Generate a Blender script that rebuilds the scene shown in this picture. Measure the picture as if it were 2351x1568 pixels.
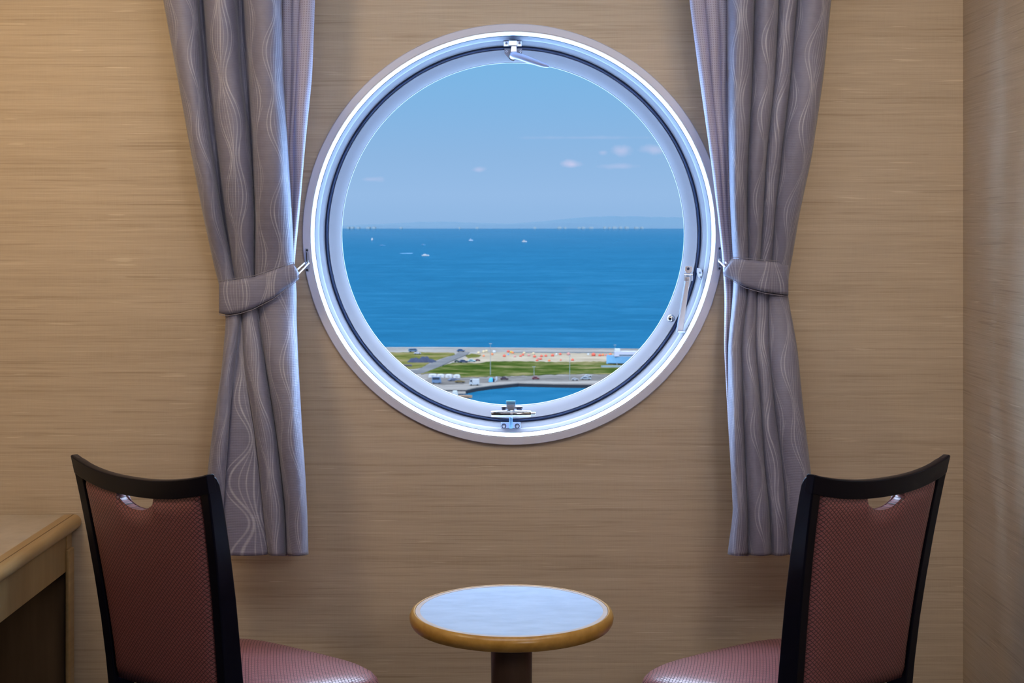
import bpy, bmesh, math, random
from mathutils import Vector, Matrix
PI = math.pi
S = bpy.context.scene
for o in list(bpy.data.objects): bpy.data.objects.remove(o)
COL = S.collection
random.seed(7)

# ------------------------------------------------------------------ camera
F, VX, VY, CH = 3265.0, 1172.0, 521.0, 1.53      # focal length in px, vanishing point, eye height
WD = 3.9                                          # distance camera - window wall
cam = bpy.data.cameras.new('camera'); co = bpy.data.objects.new('camera', cam); COL.objects.link(co)
co.location = (0, 0, CH); co.rotation_euler = (PI/2, 0, 0)
cam.sensor_width = 36; cam.lens = F*36/2351
cam.shift_x = (1175.5-VX)/2351; cam.shift_y = -(784-VY)/2351
cam.clip_start = 0.05; cam.clip_end = 400000
cam.dof.use_dof = True; cam.dof.focus_distance = 3.55; cam.dof.aperture_fstop = 14
S.camera = co
S.view_settings.view_transform = 'Standard'; S.view_settings.look = 'None'
S.view_settings.gamma = 1; S.view_settings.use_curve_mapping = False
S.view_settings.exposure = 0.0

# ------------------------------------------------------------------ sky
SKY_BOOST = 62.0             # sky gain added away from the harbour bearing, out of view, to light the room
w = bpy.data.worlds.new('sky'); S.world = w; w.use_nodes = True
nt = w.node_tree; nt.nodes.clear(); N = nt.nodes; L = nt.links
def wn(t, **k):
    n = N.new(t)
    for a, b in k.items(): setattr(n, a, b)
    return n
def wmath(op, a, b=None, c=None, clamp=False):
    n = wn('ShaderNodeMath', operation=op); n.use_clamp = clamp
    for i, v in enumerate((a, b, c)):
        if v is None: continue
        if isinstance(v, (int, float)): n.inputs[i].default_value = v
        else: L.new(v, n.inputs[i])
    return n.outputs[0]
tc = wn('ShaderNodeTexCoord'); sp = wn('ShaderNodeSeparateXYZ'); L.new(tc.outputs['Generated'], sp.inputs[0])
cr = wn('ShaderNodeValToRGB'); L.new(sp.outputs[2], cr.inputs[0])
els = cr.color_ramp.elements
stops = [(0.0, (.275, .470, .760)), (.022, (.305, .500, .790)), (.05, (.270, .475, .765)), (.085, (.225, .465, .775)), (.125, (.185, .465, .785)), (.20, (.20, .46, .78)),
         (.34, (.50, .70, 1.0)), (1.0, (.60, .78, 1.0))]
while len(els) < len(stops): els.new(0.5)
for e, (p, c) in zip(els, stops): e.position = p; e.color = (*c, 1)
mrn = wn('ShaderNodeValToRGB'); L.new(sp.outputs[1], mrn.inputs[0]); mrn.color_ramp.interpolation = 'B_SPLINE'      # brightness / SKY_BOOST against the harbour bearing
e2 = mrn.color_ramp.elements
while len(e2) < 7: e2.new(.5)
for e, (p, v) in zip(e2, ((0, 1.0), (.25, .80), (.50, .45), (.72, .22), (.86, .07), (.945, 1/SKY_BOOST), (1, 1/SKY_BOOST))): e.position = p; e.color = (v, v, v, 1)
mr = wn('ShaderNodeMath', operation='MULTIPLY'); L.new(mrn.outputs[0], mr.inputs[0]); mr.inputs[1].default_value = SKY_BOOST
# small clouds at fixed bearings: (azimuth tangent, height tangent, half width, half height, strength)
cl = None
noi = wn('ShaderNodeTexNoise'); noi.inputs['Scale'].default_value = 60; noi.inputs['Detail'].default_value = 5
L.new(tc.outputs['Generated'], noi.inputs[0])
tx = wmath('DIVIDE', sp.outputs[0], sp.outputs[1]); tz = wmath('DIVIDE', sp.outputs[2], sp.outputs[1])
for (px, py, hw, hh, st) in ((1313, 378, 24, 10, .9), (1425, 346, 26, 13, .55), (1384, 350, 12, 7, .4), (1500, 344, 32, 12, .5), (1098, 390, 18, 7, .45), (1420, 382, 45, 7, .32), (850, 412, 26, 6, .35), (1330, 316, 150, 4, .18)):
    a = wmath('DIVIDE', wmath('SUBTRACT', tx, (px-VX)/F), hw/F); b = wmath('DIVIDE', wmath('SUBTRACT', tz, (VY-py)/F), hh/F)
    d = wmath('SQRT', wmath('ADD', wmath('MULTIPLY', a, a), wmath('MULTIPLY', b, b)))
    d = wmath('ADD', d, wmath('MULTIPLY', wmath('SUBTRACT', noi.outputs[0], .5), 2.6))
    m = wmath('MULTIPLY', wmath('SUBTRACT', 1.15, d, clamp=True), st)
    cl = m if cl is None else wmath('MAXIMUM', cl, m)
cl = wmath('MULTIPLY', cl, wmath('GREATER_THAN', sp.outputs[1], 0))
mx = wn('ShaderNodeMixRGB'); L.new(cl, mx.inputs[0]); L.new(cr.outputs[0], mx.inputs[1]); mx.inputs[2].default_value = (.60, .62, .86, 1)
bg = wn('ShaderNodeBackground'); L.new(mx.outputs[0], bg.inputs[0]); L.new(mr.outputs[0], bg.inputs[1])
ow = wn('ShaderNodeOutputWorld'); L.new(bg.outputs[0], ow.inputs[0])

# ------------------------------------------------------------------ sun (stands behind the ship, lights the harbour)
sl = bpy.data.lights.new('sun', 'SUN'); so = bpy.data.objects.new('sun', sl); COL.objects.link(so)
sl.energy = 52.0; sl.angle = math.radians(.6); sl.color = (1, .95, .86)
so.location = (0, -2, 30); so.rotation_euler = (math.radians(48), 0, math.radians(-25))

# ------------------------------------------------------------------ room lamps (warm cabin lighting near the ceiling, behind the viewer's head)
def area(name, loc, target, size, e, col, sy=None):
    l = bpy.data.lights.new(name, 'AREA'); l.energy = e; l.color = col; l.size = size
    if sy: l.shape = 'RECTANGLE'; l.size_y = sy
    o = bpy.data.objects.new(name, l); COL.objects.link(o); o.location = loc
    o.rotation_euler = (Vector(target)-Vector(loc)).to_track_quat('-Z', 'Y').to_euler(); return o
area('ceiling_light_left', (-1.3, 2.7, 2.31), (-1.55, 3.9, 1.3), .5, 18, (1.0, .76, .45), .35)
area('ceiling_light_right', (.95, 2.6, 2.31), (1.3, 3.9, 1.3), .4, 9, (1.0, .78, .50), .35)
area('ceiling_light_middle', (0, 2.2, 2.31), (0, 3.7, .6), 1.5, 18, (1.0, .97, 1.0), .6)
area('ceiling_light_rear', (1.0, -.2, 2.31), (.6, 3.9, .9), .4, 27, (1.0, .94, .90), .8)

# ------------------------------------------------------------------ helpers
def P(px, py, d):                     # point seen at pixel (px, py) at depth d
    return Vector(((px-VX)/F*d, d, CH-(py-VY)/F*d))
def new_obj(name, verts, faces, mat=None, parent=None, smooth=False, uvs=None):
    me = bpy.data.meshes.new(name); me.from_pydata([tuple(v) for v in verts], [], faces); me.update()
    if uvs:
        ul = me.uv_layers.new(name='UVMap')
        for lp in me.loops: ul.data[lp.index].uv = uvs[lp.vertex_index]
    o = bpy.data.objects.new(name, me); COL.objects.link(o)
    if mat: me.materials.append(mat)
    if smooth:
        for p in me.polygons: p.use_smooth = True
    if parent: o.parent = parent
    return o
class MB:
    def __init__(s): s.v = []; s.f = []; s.uv = []
    def add(s, vs, fs):
        b = len(s.v); s.v += [Vector(v) for v in vs]; s.f += [tuple(i+b for i in f) for f in fs]; return s
    def box(s, lo, hi, M=None):
        x0, y0, z0 = lo; x1, y1, z1 = hi
        vs = [Vector(p) for p in ((x0,y0,z0),(x1,y0,z0),(x1,y1,z0),(x0,y1,z0),(x0,y0,z1),(x1,y0,z1),(x1,y1,z1),(x0,y1,z1))]
        if M: vs = [M @ v for v in vs]
        return s.add(vs, [(0,3,2,1),(4,5,6,7),(0,1,5,4),(1,2,6,5),(2,3,7,6),(3,0,4,7)])
    def tube(s, pts, r, n=12, cap=True):
        pts = [Vector(p) for p in pts]; rs = r if isinstance(r, (list, tuple)) else [r]*len(pts)
        b = len(s.v); up = None
        for i, p in enumerate(pts):
            t = (pts[min(i+1, len(pts)-1)]-pts[max(i-1, 0)]).normalized()
            if up is None: up = t.orthogonal().normalized()
            up = (up - t*up.dot(t)).normalized(); si = t.cross(up)
            for k in range(n):
                a = 2*PI*k/n; s.v.append(p+(up*math.cos(a)+si*math.sin(a))*rs[i])
        for i in range(len(pts)-1):
            for k in range(n):
                s.f.append((b+i*n+k, b+i*n+(k+1)%n, b+(i+1)*n+(k+1)%n, b+(i+1)*n+k))
        if cap:
            s.f.append(tuple(b+k for k in reversed(range(n)))); s.f.append(tuple(b+(len(pts)-1)*n+k for k in range(n)))
        return s
    def lathe(s, prof, c, axis='Z', n=48, close=False):
        b = len(s.v); m = len(prof)
        for k in range(n):
            a = 2*PI*k/n
            for r, h in prof:
                if axis == 'Z': s.v.append(Vector((c[0]+r*math.cos(a), c[1]+r*math.sin(a), c[2]+h)))
                elif axis == 'Y': s.v.append(Vector((c[0]+r*math.cos(a), c[1]+h, c[2]+r*math.sin(a))))
                else: s.v.append(Vector((c[0]+h, c[1]+r*math.cos(a), c[2]+r*math.sin(a))))
        for k in range(n):
            for i in range(m if close else m-1):
                j = (i+1) % m; k2 = (k+1) % n
                s.f.append((b+k*m+i, b+k2*m+i, b+k2*m+j, b+k*m+j))
        return s
    def prism(s, poly, d0, d1, fn):       # poly extruded between depths
        n = len(poly); vs = [fn(x, y, d0) for x, y in poly]+[fn(x, y, d1) for x, y in poly]
        return s.add(vs, [tuple(reversed(range(n))), tuple(range(n, 2*n))]+[(i, (i+1) % n, n+(i+1) % n, n+i) for i in range(n)])
    def build(s, name, mat, parent=None, smooth=False, bevel=0, auto=True, seg=2):
        o = new_obj(name, s.v, s.f, mat, parent)
        bm = bmesh.new(); bm.from_mesh(o.data); bmesh.ops.recalc_face_normals(bm, faces=bm.faces); bm.to_mesh(o.data); bm.free()
        if bevel:
            m = o.modifiers.new('bevel', 'BEVEL'); m.width = bevel; m.segments = seg; m.limit_method = 'ANGLE'; m.angle_limit = math.radians(35)
        if smooth:
            for p in o.data.polygons: p.use_smooth = True
            try: o.data.set_sharp_from_angle(angle=math.radians(38))
            except Exception: pass
        return o
def tag(o, label=None, cat=None, group=None, kind=None):
    if label: o['label'] = label
    if cat: o['category'] = cat
    if group: o['group'] = group
    if kind: o['kind'] = kind
    return o
def empty(name, loc, rz=0):
    o = bpy.data.objects.new(name, None); COL.objects.link(o); o.location = loc; o.rotation_euler = (0, 0, rz); o.empty_display_size = .1; return o
def attach(o, root):                  # keep a world-built mesh in place under a root with its own location
    o.parent = root; o.matrix_parent_inverse = Matrix.Translation(-root.location) if root.rotation_euler.z == 0 else root.matrix_world.inverted(); return o

# ------------------------------------------------------------------ materials
MATS = {}
class NB:
    def __init__(s, name):
        s.m = bpy.data.materials.new(name); s.m.use_nodes = True; s.t = s.m.node_tree; s.n = s.t.nodes; s.l = s.t.links
        s.b = s.n['Principled BSDF']
    def new(s, t, **k):
        n = s.n.new(t)
        for a, b in k.items(): setattr(n, a, b)
        return n
    def put(s, v, i):
        if isinstance(v, (int, float)): i.default_value = v
        elif isinstance(v, tuple): i.default_value = (*v, 1) if len(v) == 3 and len(i.default_value) == 4 else v
        else: s.l.new(v, i)
    def math(s, op, a, b=None, c=None, clamp=False):
        n = s.new('ShaderNodeMath', operation=op); n.use_clamp = clamp
        for i, v in enumerate((a, b, c)):
            if v is not None: s.put(v, n.inputs[i])
        return n.outputs[0]
    def coord(s, kind='Object', scale=(1, 1, 1), rot=(0, 0, 0), loc=(0, 0, 0)):
        t = s.new('ShaderNodeTexCoord'); m = s.new('ShaderNodeMapping'); s.l.new(t.outputs[kind], m.inputs[0])
        m.inputs['Scale'].default_value = scale; m.inputs['Rotation'].default_value = rot; m.inputs['Location'].default_value = loc
        return m.outputs[0]
    def noise(s, vec, scale=1, detail=3, rough=.5):
        n = s.new('ShaderNodeTexNoise'); s.l.new(vec, n.inputs[0]); n.inputs['Scale'].default_value = scale
        n.inputs['Detail'].default_value = detail; n.inputs['Roughness'].default_value = rough; return n.outputs[0]
    def ramp(s, f, stops):
        n = s.new('ShaderNodeValToRGB'); s.l.new(f, n.inputs[0]); e = n.color_ramp.elements
        while len(e) < len(stops): e.new(.5)
        for q, (p, c) in zip(e, stops): q.position = p; q.color = (*c, 1) if isinstance(c, tuple) else (c, c, c, 1)
        return n.outputs[0]
    def mix(s, f, a, b, mode='MIX'):
        n = s.new('ShaderNodeMixRGB', blend_type=mode); s.put(f, n.inputs[0]); s.put(a, n.inputs[1]); s.put(b, n.inputs[2]); return n.outputs[0]
    def bump(s, h, strength=.3, dist=.001):
        n = s.new('ShaderNodeBump'); n.inputs['Strength'].default_value = strength; n.inputs['Distance'].default_value = dist
        s.l.new(h, n.inputs['Height']); s.l.new(n.outputs[0], s.b.inputs['Normal'])
    def set(s, **k):
        for a, v in k.items(): s.put(v, s.b.inputs[a.replace('_', ' ')])
        return s
def plain(name, col, rough=.5, metal=0, spec=.5, bump=None, var=0):
    if name in MATS: return MATS[name]
    q = NB(name); q.set(Base_Color=col, Roughness=rough, Metallic=metal)
    q.b.inputs['Specular IOR Level'].default_value = spec
    if var:
        n = q.noise(q.coord('Object'), bump or 8, 4)
        q.set(Base_Color=q.mix(q.math('MULTIPLY', n, 1.0), tuple(c*(1-var) for c in col), tuple(min(1, c*(1+var)) for c in col)))
    MATS[name] = q.m; return q.m

def wallpaper():
    q = NB('grasscloth_wallpaper')
    # object coordinates: x or y runs along the wall, z up
    c1 = q.coord('Object', (1.6, 1.6, 120)); c2 = q.coord('Object', (6, 6, 380)); c3 = q.coord('Object', (.5, .5, 22)); c4 = q.coord('Object', (420, 420, 14)); c5 = q.coord('Object', (9, 9, 420))
    n1 = q.noise(c1, 1, 3, .6); n2 = q.noise(c2, 1, 3, .65); n3 = q.noise(c3, 1, 2); n4 = q.noise(c4, 1, 2); n5 = q.noise(c5, 1, 2)
    f = q.math('ADD', q.math('MULTIPLY', n1, .34), q.math('MULTIPLY', n2, .32))
    f = q.math('ADD', f, q.math('MULTIPLY', n3, .14)); f = q.math('ADD', f, q.math('ADD', q.math('MULTIPLY', n4, .08), q.math('MULTIPLY', n5, .16)))
    col = q.ramp(f, [(.34, (.335, .255, .175)), (.50, (.450, .355, .260)), (.56, (.475, .378, .278)), (.70, (.55, .45, .345))])
    th = q.ramp(q.noise(q.coord('Object', (2.6, 2.6, 150), loc=(3, 3, 1)), 1, 2, .4), [(.0, 1.0), (.30, .7), (.36, 0.0), (1, 0.0)])
    col = q.mix(q.math('MULTIPLY', th, .45), col, (.21, .145, .095))
    lt = q.ramp(q.noise(q.coord('Object', (7, 7, 190), loc=(7, 1, 5)), 1, 2, .4), [(0, 0.0), (.69, 0.0), (.75, .8), (1, 1.0)])
    col = q.mix(q.math('MULTIPLY', lt, .5), col, (.72, .62, .48))
    q.set(Base_Color=col, Roughness=.55); q.b.inputs['Specular IOR Level'].default_value = .35
    q.bump(f, .5, .0012); return q.m
M_WALL = wallpaper()

def drape(name, c0, c1, line, pattern=True, bumpy=.25):
    q = NB(name); t = q.new('ShaderNodeTexCoord'); s = q.new('ShaderNodeSeparateXYZ'); q.l.new(t.outputs['UV'], s.inputs[0])
    u, v = s.outputs[0], s.outputs[1]
    if pattern:
        # fine horizontal rib weave
        rib = q.math('SINE', q.math('MULTIPLY', v, 2*PI/.0042)); rib2 = q.math('SINE', q.math('MULTIPLY', u, 2*PI/.0022))
        base = q.mix(q.math('ADD', q.math('MULTIPLY', rib, .40), .5, clamp=True), c0, c1)
        base = q.mix(q.noise(q.coord('UV', (1, 1, 1)), 60, 3), base, tuple(x*1.12 for x in c1))
        Pd = .090; tt = q.math('MULTIPLY', q.math('SUBTRACT', q.math('FRACT', q.math('DIVIDE', u, Pd)), .5), Pd)
        cell = q.math('FLOOR', q.math('DIVIDE', u, Pd))
        ph = q.math('ADD', q.math('MULTIPLY', v, 2*PI/.205), q.math('MULTIPLY', cell, 2.4))
        env = q.math('ADD', .62, q.math('MULTIPLY', q.math('COSINE', ph), .36))
        sway = q.math('MULTIPLY', q.math('SINE', q.math('ADD', q.math('MULTIPLY', ph, .5), cell)), .007)
        tt = q.math('SUBTRACT', tt, sway)
        tot = None
        for ck, wd, am, kk in ((-.037, .0012, .8, 1.0), (-.027, .0016, 1, 1.1), (-.015, .0008, .7, .9), (-.007, .0008, .8, 1.0), (.002, .0011, 1, .8), (.011, .0008, .6, 1.3), (.022, .0014, .9, 1.0), (.033, .0016, 1, .8), (.041, .0009, .6, 1)):
            e2 = q.math('ADD', q.math('MULTIPLY', env, kk), 1-kk)
            d = q.math('ABSOLUTE', q.math('SUBTRACT', tt, q.math('MULTIPLY', e2, ck)))
            m = q.math('MULTIPLY', q.math('SUBTRACT', 1.4, q.math('DIVIDE', d, wd), clamp=True), am)
            tot = m if tot is None else q.math('MAXIMUM', tot, m)
        brk = q.ramp(q.noise(q.coord('UV', (3, 1.2, 1)), 9, 2), [(.35, .55), (.6, 1.0)])
        q.set(Base_Color=q.mix(q.math('MULTIPLY', q.math('MULTIPLY', tot, .8), brk), base, line))
        q.bump(q.math('ADD', rib, q.math('MULTIPLY', rib2, .4)), bumpy, .0004)
    else:
        a = q.math('SINE', q.math('MULTIPLY', u, 2*PI/.0062)); b = q.math('SINE', q.math('MULTIPLY', v, 2*PI/.0062))
        d = q.math('GREATER_THAN', q.math('MULTIPLY', q.math('ADD', a, 1), q.math('ADD', b, 1)), 1.7)
        q.set(Base_Color=q.mix(d, c1, c0)); q.bump(q.math('MULTIPLY', d, -1), bumpy, .0005)
    q.set(Roughness=.55); q.b.inputs['Sheen Weight'].default_value = .25; q.b.inputs['Sheen Roughness'].default_value = .4
    # some daylight passes through the cloth
    tr = q.new('ShaderNodeBsdfTranslucent'); tr.inputs[0].default_value = (*c1, 1); ms = q.new('ShaderNodeMixShader'); ms.inputs[0].default_value = .10 if pattern else .30
    q.l.new(q.b.outputs[0], ms.inputs[1]); q.l.new(tr.outputs[0], ms.inputs[2]); q.l.new(ms.outputs[0], q.n['Material Output'].inputs[0])
    return q.m
M_DRAPE = drape('grey_drape_fabric', (.150, .147, .215), (.195, .190, .270), (.47, .465, .55))
M_SHEER = drape('lavender_lining_fabric', (.30, .26, .36), (.54, .51, .64), (1, 1, 1), False, .4)

def uphol():
    q = NB('rose_woven_upholstery'); t = q.new('ShaderNodeTexCoord'); s = q.new('ShaderNodeSeparateXYZ'); q.l.new(t.outputs['UV'], s.inputs[0])
    u, v = s.outputs[0], s.outputs[1]; C = .0105
    wob = q.math('MULTIPLY', q.math('SUBTRACT', q.noise(q.coord('UV'), 30, 2), .5), .0015)
    a = q.math('DIVIDE', q.math('ADD', q.math('ADD', u, v), wob), C); b = q.math('DIVIDE', q.math('SUBTRACT', u, v), C)
    fa = q.math('ABSOLUTE', q.math('SUBTRACT', q.math('FRACT', a), .5)); fb = q.math('ABSOLUTE', q.math('SUBTRACT', q.math('FRACT', b), .5))
    chk = q.math('MODULO', q.math('ADD', q.math('ADD', q.math('FLOOR', a), q.math('FLOOR', b)), 1000), 2)
    mx = q.math('MAXIMUM', fa, fb); line = q.math('MULTIPLY', q.math('SUBTRACT', mx, .36), 10, clamp=True)
    st = q.math('SINE', q.math('MULTIPLY', q.math('ADD', q.math('MULTIPLY', q.math('SUBTRACT', a, b), .5), q.math('MULTIPLY', chk, .25)), 2*PI*2))
    base = q.mix(q.math('ADD', q.math('MULTIPLY', st, .28), .5), (.215, .062, .065), (.335, .115, .118))
    q.set(Base_Color=q.mix(line, base, (.030, .009, .012)), Roughness=q.math('ADD', q.math('MULTIPLY', line, .25), .36))
    q.b.inputs['Specular IOR Level'].default_value = .8; q.b.inputs['Coat Weight'].default_value = .18; q.b.inputs['Coat Roughness'].default_value = .3
    q.bump(q.math('ADD', q.math('MULTIPLY', line, -1), q.math('MULTIPLY', st, .12)), .6, .0007); return q.m
M_UPH = uphol()
M_LACQ = plain('black_lacquered_wood', (.0025, .0025, .008), .30, spec=.25)
M_WHITE = NB('satin_white_window_enamel').set(Base_Color=(.84, .87, .95), Roughness=.5).m
M_SASH = NB('lavender_grey_aluminium').set(Base_Color=(.125, .114, .130), Roughness=.55, Metallic=.0).m
M_FRAME = NB('pale_blue_grey_frame_enamel').set(Base_Color=(.155, .155, .185), Roughness=.5).m
M_TRIM = NB('grey_trim_enamel').set(Base_Color=(.54, .55, .67), Roughness=.42).m
M_GASK = plain('dark_rubber', (.010, .026, .085), .5)
M_CHROME = plain('polished_chrome', (.38, .39, .43), .08, 1)
M_STEEL = plain('brushed_steel', (.40, .41, .47), .32, 1)
M_BRONZE = plain('tarnished_bronze_steel', (.40, .33, .30), .4, 1)
M_DARK = plain('dark_recess_steel', (.03, .03, .05), .4, .6)
M_CORD = plain('white_cord', (.85, .85, .88), .6)
q = NB('window_glass'); q.n.remove(q.b); g = q.new('ShaderNodeBsdfTransparent'); gl = q.new('ShaderNodeBsdfGlossy'); gl.inputs['Roughness'].default_value = .0
fr = q.new('ShaderNodeFresnel'); fr.inputs[0].default_value = 1.015; ms = q.new('ShaderNodeMixShader'); q.l.new(fr.outputs[0], ms.inputs[0])
q.l.new(g.outputs[0], ms.inputs[1]); q.l.new(gl.outputs[0], ms.inputs[2]); q.l.new(ms.outputs[0], q.n['Material Output'].inputs[0]); M_GLASS = q.m

def wood(name, a, b, sc=(30, 3, 30), rough=.35):
    q = NB(name); c = q.coord('Object', sc); n = q.noise(c, 1.5, 5, .6); q.set(Base_Color=q.ramp(n, [(.3, a), (.7, b)]), Roughness=rough); q.bump(n, .08, .0005); return q.m
M_OAKY = wood('honey_wood_edge', (.34, .17, .03), (.46, .25, .055), (40, 2, 40), .28)
M_OAK = wood('tan_wood_edge', (.29, .18, .070), (.38, .245, .11), (40, 2, 40), .3)
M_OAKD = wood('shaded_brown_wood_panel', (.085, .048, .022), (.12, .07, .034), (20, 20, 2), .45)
M_OAKP = wood('tan_wood_panel', (.21, .125, .045), (.28, .175, .070), (20, 20, 2), .4)
M_BROWN = wood('dark_brown_wood', (.085, .045, .026), (.12, .066, .04), (30, 30, 2), .35)
q = NB('marbled_white_laminate'); n1 = q.noise(q.coord('Object', (14, 40, 14)), 1, 6, .65)
q.set(Base_Color=q.ramp(n1, [(.3, (.275, .37, .52)), (.55, (.335, .44, .60)), (.75, (.39, .49, .65))]), Roughness=.30); q.b.inputs['Specular IOR Level'].default_value = .5; M_LAM = q.m
q = NB('beige_laminate_desk_top'); n1 = q.noise(q.coord('Object', (12, 12, 12)), 1, 6, .65)
q.set(Base_Color=q.ramp(n1, [(.3, (.36, .30, .23)), (.7, (.48, .41, .33))]), Roughness=.4); M_LAMD = q.m

# ================================================================== ROOM SHELL
XR, XL, ZC, YB = 1.241, -1.85, 2.33, -2.6
WX, WZ = .0072, CH-(538-VY)/F*WD          # window centre
def ring_wall(y0, y1, R, n=96):
    m = MB(); x0, x1, z0, z1 = XL-.1, XR+.1, -.1, ZC+.1
    def edge(a):
        dx, dz = math.cos(a), math.sin(a); t = 1e9
        if dx > 1e-9: t = min(t, (x1-WX)/dx)
        if dx < -1e-9: t = min(t, (x0-WX)/dx)
        if dz > 1e-9: t = min(t, (z1-WZ)/dz)
        if dz < -1e-9: t = min(t, (z0-WZ)/dz)
        return WX+t*dx, WZ+t*dz
    angs = sorted([2*PI*k/n for k in range(n)]+[math.atan2(z-WZ, x-WX) % (2*PI) for x in (x0, x1) for z in (z0, z1)])
    k = len(angs); vs = []
    for y in (y0, y1):
        for a in angs:
            e = edge(a); vs += [(WX+R*math.cos(a), y, WZ+R*math.sin(a)), (e[0], y, e[1])]
    fs = []
    for i in range(k):
        j = (i+1) % k
        fs += [(2*i, 2*j, 2*j+1, 2*i+1), (2*k+2*i, 2*k+2*i+1, 2*k+2*j+1, 2*k+2*j), (2*i, 2*k+2*i, 2*k+2*j, 2*j), (2*i+1, 2*j+1, 2*k+2*j+1, 2*k+2*i+1)]
    return m.add(vs, fs)
def st(o, label=None): o['kind'] = 'structure'; return o
st(ring_wall(WD, WD+.03, .570).build('wall_back', M_WALL))
st(MB().box((XR, YB, 0), (XR+.1, WD, ZC)).build('wall_right', M_WALL))
st(MB().box((XL-.1, YB, 0), (XL, WD, ZC)).build('wall_left', M_WALL))
st(MB().box((XL-.1, YB-.1, 0), (XR+.1, YB, ZC)).build('wall_front', M_WALL))
q = NB('blue_grey_carpet'); q.set(Base_Color=q.ramp(q.noise(q.coord('Object'), 120, 3), [(.3, (.045, .05, .075)), (.7, (.085, .09, .13))]), Roughness=.95); M_CARP = q.m
st(MB().box((XL-.1, YB-.1, -.1), (XR+.1, WD, 0)).build('floor', M_CARP))
st(MB().box((XL-.1, YB-.1, ZC), (XR+.1, WD, ZC+.1)).build('ceiling', plain('cream_ceiling_panel', (.62, .57, .50), .7)))

# ================================================================== WINDOW
def dd(d): return d*1.45 if d > 0 else d
def ry(px, d): return px*(WD+dd(d))/F          # real radius of a ring seen with px radius at depth WD+d
win = empty('window_1', (WX, WD, WZ)); win['kind'] = 'structure'
def ring(name, prof, mat, n=160, parent=win, smooth=True):      # prof: (px radius, depth beyond the wall)
    return MB().lathe([(ry(r, d), dd(d)) for r, d in prof], (0, 0, 0), 'Y', n, True).build(name, mat, parent, smooth)
ring('trim_ring', [(484, .002), (484, -.011), (482.5, -.014), (467.5, -.014), (466, -.012), (466, .002)], M_TRIM)
ring('reveal', [(466, -.013), (464.5, -.014), (463, -.010), (455.5, .064), (455.5, .11), (466, .11), (468, .03), (468, 0.003), (466, .002)], M_WHITE)
ring('window_frame', [(455.5, .061), (454, .0607), (447.5, .0655), (446, .067), (444.8, .0725), (440, .0760), (433.5, .0812), (432, .0828), (432, .11), (456, .11)], M_FRAME)
ring('gasket', [(432.3, .090), (430, .0885), (425.5, .0885), (423.5, .090), (423.5, .108), (432.3, .108)], M_GASK)
ring('sash', [(424, .100), (424, .085), (422.6, .083), (410, .0915), (397, .1005), (394.5, .103), (394.5, .121), (424, .121)], M_SASH)
ring('glazing_bead', [(394.6, .104), (393.4, .1045), (392.0, .108), (392.0, .118), (394.6, .118)], M_FRAME)
ring('outer_flange', [(392.5, .120), (392.5, .17), (500, .17), (500, .12)], M_WHITE)
MB().lathe([(0.0001, dd(.1115)), (ry(394, .11), dd(.1115)), (ry(394, .11), dd(.1145)), (0.0001, dd(.1145))], (0, 0, 0), 'Y', 96).build('glass_pane', M_GLASS, win)

def W(px, py, d): return P(px, py, WD+d+.45*.075)-win.location        # window-local point
def plate(name, poly, d0, d1, mat, parent, bevel=.0012, smooth=False):
    return MB().prism(poly, 0, 1, lambda x, y, k: W(x, y, d0 if k == 0 else d1)).build(name, mat, parent, smooth, bevel)
def screw(px, py, d, r, parent, mat=M_STEEL, cross=True):
    c = W(px, py, d); rr = r*(WD+d)/F
    o = MB().lathe([(0.0001, -.0022), (rr*.7, -.0018), (rr, 0), (rr, .001)], c, 'Y', 16).build('screw', mat, parent, True)
    m = MB()
    for a in (PI/4, -PI/4):
        m.box((-rr*.62, -.0005, -rr*.14), (rr*.62, .0005, rr*.14), Matrix.Translation(c+Vector((0, -.0024, 0))) @ Matrix.Rotation(a, 4, 'Y'))
    m.build('screw_slot', M_DARK, o)
    return o
def rect(x0, y0, x1, y1): return [(x0, y0), (x1, y0), (x1, y1), (x0, y1)]
# --- top latch
kp = plate('latch_keeper', rect(1156, 94, 1198, 107), .070, .082, M_STEEL, win)
screw(1162.5, 99, .070, 3.3, kp); screw(1193, 98.5, .070, 3.3, kp)
plate('keeper_block', rect(1167.5, 93, 1187.5, 105), .045, .071, M_STEEL, kp)
lp = plate('latch_plate', [(1158, 111), (1199, 111), (1199, 122), (1186, 136), (1180, 140), (1175, 140), (1170, 137), (1158, 123)], .070, .078, M_SASH, win)
screw(1163.5, 118.5, .070, 3.2, lp); screw(1194, 118.5, .070, 3.2, lp)
plate('latch_link', [(1174, 104), (1186, 104), (1187, 120), (1172, 120)], .050, .070, M_STEEL, win, .002)
MB().lathe([(.0001, -.022), (.0085, -.022), (.0105, -.019), (.0115, -.006), (.0118, .0)], W(1178.5, 128, .072), 'Y', 28).build('latch_boss', M_STEEL, win, True)
hp = [W(*a) for a in ((1173, 125, .046), (1180, 126.5, .043), (1196, 131, .038), (1215, 138, .034), (1235, 145, .031), (1250, 150, .030), (1258, 152.2, .030), (1262, 153, .030))]
MB().tube(hp, [.006, .0098, .0098, .0092, .0082, .0068, .0048, .001], 20).build('latch_handle', plain('grey_blue_handle_enamel', (.20, .22, .32), .3), win, True)
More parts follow.
